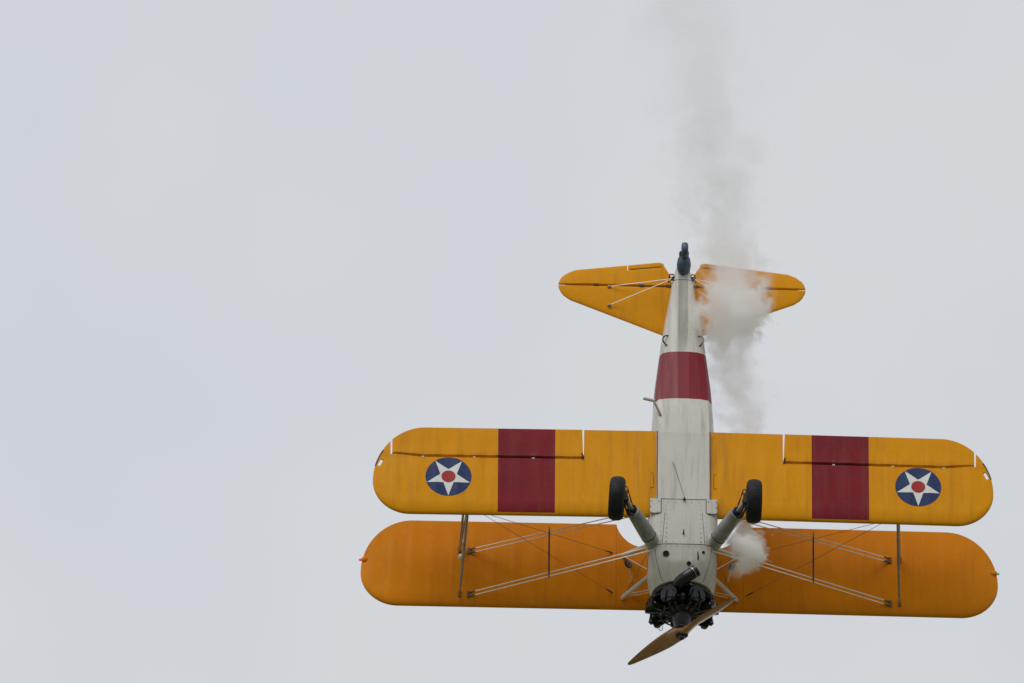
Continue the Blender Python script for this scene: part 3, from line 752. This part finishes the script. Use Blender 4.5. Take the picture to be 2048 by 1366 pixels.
for k in range(7):
    a = pi / 2 + 2 * pi * (k + 0.5) / 7
    mb = MB(); mb.tube([(EX + 0.11, 0.235 * cos(a), 0.235 * sin(a)), (EX + 0.07, 0.33 * cos(a + .12), 0.33 * sin(a + .12)), (EX + 0.03, 0.46 * cos(a + .2), 0.46 * sin(a + .2))], 0.007, 6); mb.build('ignition_lead', M['black'], eng)
for k in range(7):                                     # sheet baffle between each pair of cylinders
    a = pi / 2 + 2 * pi * (k + 0.5) / 7; dv = Vector((0, cos(a), sin(a))); tv = Vector((0, -sin(a), cos(a)))
    ol = [(0.22, -0.05), (0.40, -0.13), (0.485, -0.15), (0.50, 0.0), (0.485, 0.15), (0.40, 0.13), (0.22, 0.05)]
    mb = MB(); mb.rings([[Vector((EX - 0.055 + dx + 0.02 * abs(b) , 0, 0)) + dv * a_ + tv * b for a_, b in ol] for dx in (0, 0.006)]); mb.build('cylinder_baffle', M['eng'], eng)
mb = MB(); mb.tube([(EX + 0.13, 0.32 * cos(t * pi / 24), 0.32 * sin(t * pi / 24)) for t in range(49)], 0.013, 8); mb.build('primer_ring', M['black'], eng)
for k, (rad, xx, sz) in enumerate(((0.33, 0.10, 0.05), (0.36, 0.06, 0.06), (0.31, 0.12, 0.045), (0.38, 0.05, 0.05))):
    a = pi / 2 + 2 * pi * ((k * 2 + 0.5) / 7) + 0.1
    mb = MB(); mb.lathe((EX + xx - 0.05, rad * cos(a), rad * sin(a)), (1, 0.1, 0.1), [(0, sz * 0.6), (0.05, sz * 0.62), (0.06, sz * 0.4), (0.10, sz * 0.36), (0.11, 0.01)], 12); mb.build('accessory', M['case'], eng)
mb = MB(); mb.tube([(EX + 0.05 + 0.02 * cos(t * pi / 8), 0.30 + 0.03 * sin(t * pi / 8), 0.50 + 0.045 * cos(t * pi / 8)) for t in range(17)], 0.005, 6); mb.build('wire_loop', M['black'], eng)
# oil sump and scavenge lines low on the engine
mb = MB(); mb.tube([(EX + 0.0, 0.0, -0.26), (EX + 0.02, 0.0, -0.42), (EX + 0.02, 0.0, -0.47)], [0.055, 0.05, 0.03], 12); mb.build('oil_sump', M['case'], eng)
mb = MB(); mb.tube([(EX + 0.04, 0.05, -0.44), (EX - 0.02, 0.16, -0.47), (EX - 0.12, 0.2, -0.42)], 0.014, 8); mb.build('oil_line', M['case'], eng)
# exhaust tail pipe: elbow below the cowl, pointing aft to starboard, ringed outlet
ep = [(1.78, 0.10, -0.36), (1.80, 0.075, -0.47), (1.80, 0.045, -0.56), (1.775, -0.01, -0.615), (1.735, -0.07, -0.635), (1.655, -0.185, -0.645)]
mb = MB(); mb.tube(ep, [0.085, 0.090, 0.096, 0.094, 0.092, 0.092], 20, cap=True); xp = mb.build('exhaust_pipe', M['eng'], eng)
e0, e1 = Vector(ep[-2]), Vector(ep[-1]); ed = (e1 - e0).normalized()
for t in (0.02, 0.05, 0.08):
    mb = MB(); mb.lathe(e1 - ed * t, ed, [(0, 0.094), (0.003, 0.098), (0.008, 0.098), (0.011, 0.094)], 22); mb.build('pipe_clamp', M['case'] if t != 0.05 else M['alu'], xp)
mb = MB(); mb.lathe(e1, ed, [(-0.01, 0.095), (0.02, 0.097), (0.021, 0.086), (-0.05, 0.080)], 24, cap=False); mb.build('pipe_lip', M['case'], xp)
mb = MB(); mb.lathe(e1, ed, [(0.003, 0.088), (0.004, 0.001)], 24, cap=False); mb.build('pipe_baffle', M['oleo'], xp)
mb = MB(); mb.ball((1.84, 0.035, -0.60), 0.03, 0.03, 0.03, 8); mb.build('pipe_boss', M['alu'], xp)

# ------------------------------------------------------------------ propeller
PX = 2.345
pd = Vector((0, 0.78, 1.03)).normalized(); pt = Vector((1, 0, 0)).cross(pd)
rg = []
rad_ = [-1.29, -1.282, -1.26, -1.20, -1.05, -0.85, -0.65, -0.45, -0.30, -0.20, -0.12, -0.06, 0, 0.06, 0.12, 0.20, 0.30, 0.45, 0.65, 0.85, 1.05, 1.20, 1.26, 1.282, 1.29]
mb = MB()
for s in rad_:
    a = abs(s)
    ch = interp(a, [0, 0.12, 0.20, 0.30, 0.45, 0.65, 0.85, 1.05, 1.20, 1.26, 1.282, 1.29], [0.25, 0.24, 0.24, 0.250, 0.250, 0.230, 0.190, 0.138, 0.090, 0.062, 0.040, 0.012])
    th = interp(a, [0, 0.12, 0.20, 0.30, 0.5, 0.9, 1.29], [0.13, 0.125, 0.10, 0.070, 0.045, 0.025, 0.008])
    tw_ = interp(a, [0, 0.15, 0.30, 0.6, 0.9, 1.29], [R(46), R(42), R(31), R(19), R(13), R(9)]) * (-1 if s >= 0 else 1)
    if a < 0.12: tw_ *= smooth(a / 0.12)
    if a < 0.12: ch = lerp(0.25, ch, a / 0.12)
    c_ = Vector((PX, 0, 0)) + pd * s
    cdv = pt * cos(tw_) - Vector((1, 0, 0)) * sin(tw_) ; ndv = pt * sin(tw_) + Vector((1, 0, 0)) * cos(tw_)
    ring = []
    for k in range(20):
        t = 2 * pi * k / 20
        ring.append(c_ + cdv * (ch / 2 * cos(t)) + ndv * (th / 2 * sin(t) * (1.25 if sin(t) > 0 else 0.75)))
    rg.append(ring)
prop = mb.rings(rg).build('propeller', M['wood'], plane)
mb = MB(); mb.lathe((PX + 0.060, 0, 0), (1, 0, 0), [(0, 0.098), (0.016, 0.098), (0.022, 0.085), (0.023, 0.05), (0.05, 0.048), (0.075, 0.040), (0.078, 0.02), (0.06, 0.018)], 28); mb.build('hub_plate', M['case'], prop)
for k in range(8):
    a = 2 * pi * k / 8; mb = MB(); mb.lathe((PX + 0.078, 0.074 * cos(a), 0.074 * sin(a)), (1, 0, 0), [(0, 0.012), (0.012, 0.012), (0.013, 0.006), (0.02, 0.006)], 6); mb.build('hub_bolt', M['case'], prop)

# ------------------------------------------------------------------ smoke
# trail in the aircraft's frame: (X, Y, Z, radius, density)
PATH = [(1.62, -0.80, -0.34, 0.14, 0.0, 0.6), (1.46, -0.86, -0.34, 0.24, 2.0, 0.5), (1.22, -1.02, -0.33, 0.34, 8.0, 0.24), (0.92, -0.98, -0.28, 0.39, 11.0, 0.20), (0.6, -0.95, -0.20, 0.34, 9.0, 0.25), (0.0, -0.98, -0.08, 0.34, 5.0, 0.5), (-0.6, -1.02, -0.02, 0.40, 3.6, 0.5),
        (-1.25, -1.00, -0.05, 0.50, 2.6, 0.6), (-1.75, -0.84, -0.12, 0.62, 2.0, 0.7), (-2.25, -0.78, -0.18, 0.64, 1.8, 0.7), (-2.7, -0.72, -0.28, 0.62, 2.4, 0.55), (-3.05, -0.74, -0.36, 0.66, 6.5, 0.28), (-3.30, -0.80, -0.36, 0.72, 5.5, 0.30),
        (-3.65, -0.84, -0.32, 0.76, 2.4, 0.4), (-4.0, -0.80, -0.26, 0.78, 2.0, 0.5), (-4.5, -0.66, -0.22, 0.78, 1.5, 0.6), (-5.1, -0.56, -0.22, 0.84, 1.15, 0.7), (-5.8, -0.52, -0.22, 1.02, 0.75, 0.85), (-6.8, -0.40, -0.22, 1.25, 0.50, 1.0), (-8.2, -0.20, -0.22, 1.55, 0.34, 1.1), (-10.5, 0.0, -0.22, 1.7, 0.27, 1.2)]
def smoke():
    XA, XB = PATH[-1][0], PATH[0][0]
    m = bpy.data.materials.new('smoke'); m.use_nodes = True
    t = m.node_tree; t.nodes.clear(); g = G(m)
    out = t.nodes.new('ShaderNodeOutputMaterial'); vol = t.nodes.new('ShaderNodeVolumePrincipled')
    t.links.new(vol.outputs[0], out.inputs['Volume'])
    s = g.m('DIVIDE', g.m('SUBTRACT', g.x, XA), XB - XA)
    def curve(idx, lo, hi):
        n = t.nodes.new('ShaderNodeFloatCurve'); cv = n.mapping.curves[0]
        pts = sorted(((p[0] - XA) / (XB - XA), (p[idx] - lo) / (hi - lo)) for p in PATH)
        cv.points[0].location = pts[0]; cv.points[1].location = pts[-1]
        for q in pts[1:-1]: cv.points.new(*q)
        for p in cv.points: p.handle_type = 'AUTO_CLAMPED'
        n.mapping.update(); t.links.new(s, n.inputs['Value'])
        return g.m('ADD', g.m('MULTIPLY', n.outputs[0], hi - lo), lo)
    cy, cz, rr, dd = curve(1, -1.2, 0.2), curve(2, -0.45, 0.3), curve(3, 0, 1.7), curve(4, 0, 14); soft = curve(5, 0, 1.2)
    dy = g.m('DIVIDE', g.m('SUBTRACT', g.y, cy), rr); dz = g.m('DIVIDE', g.m('SUBTRACT', g.z, cz), rr)
    d = g.m('SQRT', g.m('ADD', g.m('MULTIPLY', dy, dy), g.m('MULTIPLY', dz, dz)))
    n1 = g.noise(1.5, 5, (1, 1, 1), 0.58, 0.4); n2 = g.noise(4.2, 6, (1, 1, 1), 0.64, 0.6)
    k = g.m('ADD', g.m('SUBTRACT', 0.74, d), g.m('ADD', g.m('MULTIPLY', g.m('SUBTRACT', n1, 0.5), 2.3), g.m('MULTIPLY', g.m('SUBTRACT', n2, 0.5), g.m('SUBTRACT', 3.0, g.m('MULTIPLY', soft, 2.3)))))
    dens = g.m('MULTIPLY', g.step(k, 0.0, soft), dd)
    dens = g.m('MULTIPLY', dens, g.step(d, 1.6, 1.2))
    t.links.new(dens, vol.inputs['Density'])
    vol.inputs['Color'].default_value = (1.0, 0.996, 0.993, 1); vol.inputs['Anisotropy'].default_value = -0.35
    mb = MB(); rg = []
    n = 64
    for i in range(n + 1):
        x = lerp(XB, XA, i / n); P = sorted(PATH)
        q = [interp(x, [p[0] for p in P], [p[j] for p in P]) for j in range(5)]
        ring = []
        for k_ in range(24):
            a = 2 * pi * k_ / 24; rad = q[3] * (1.45 + 0.12 * sin(3 * a + x * 4) + 0.10 * sin(2 * a - x * 7))
            ring.append((x, q[1] + cos(a) * rad, q[2] + sin(a) * rad))
        rg.append(ring)
    o = mb.rings(rg).build('smoke_trail', m)
    o.matrix_world = MW; o['kind'] = 'stuff'
    o['label'] = 'pale billowing smoke trail streaming up past the tail of the biplane'; o['category'] = 'smoke'
smoke()
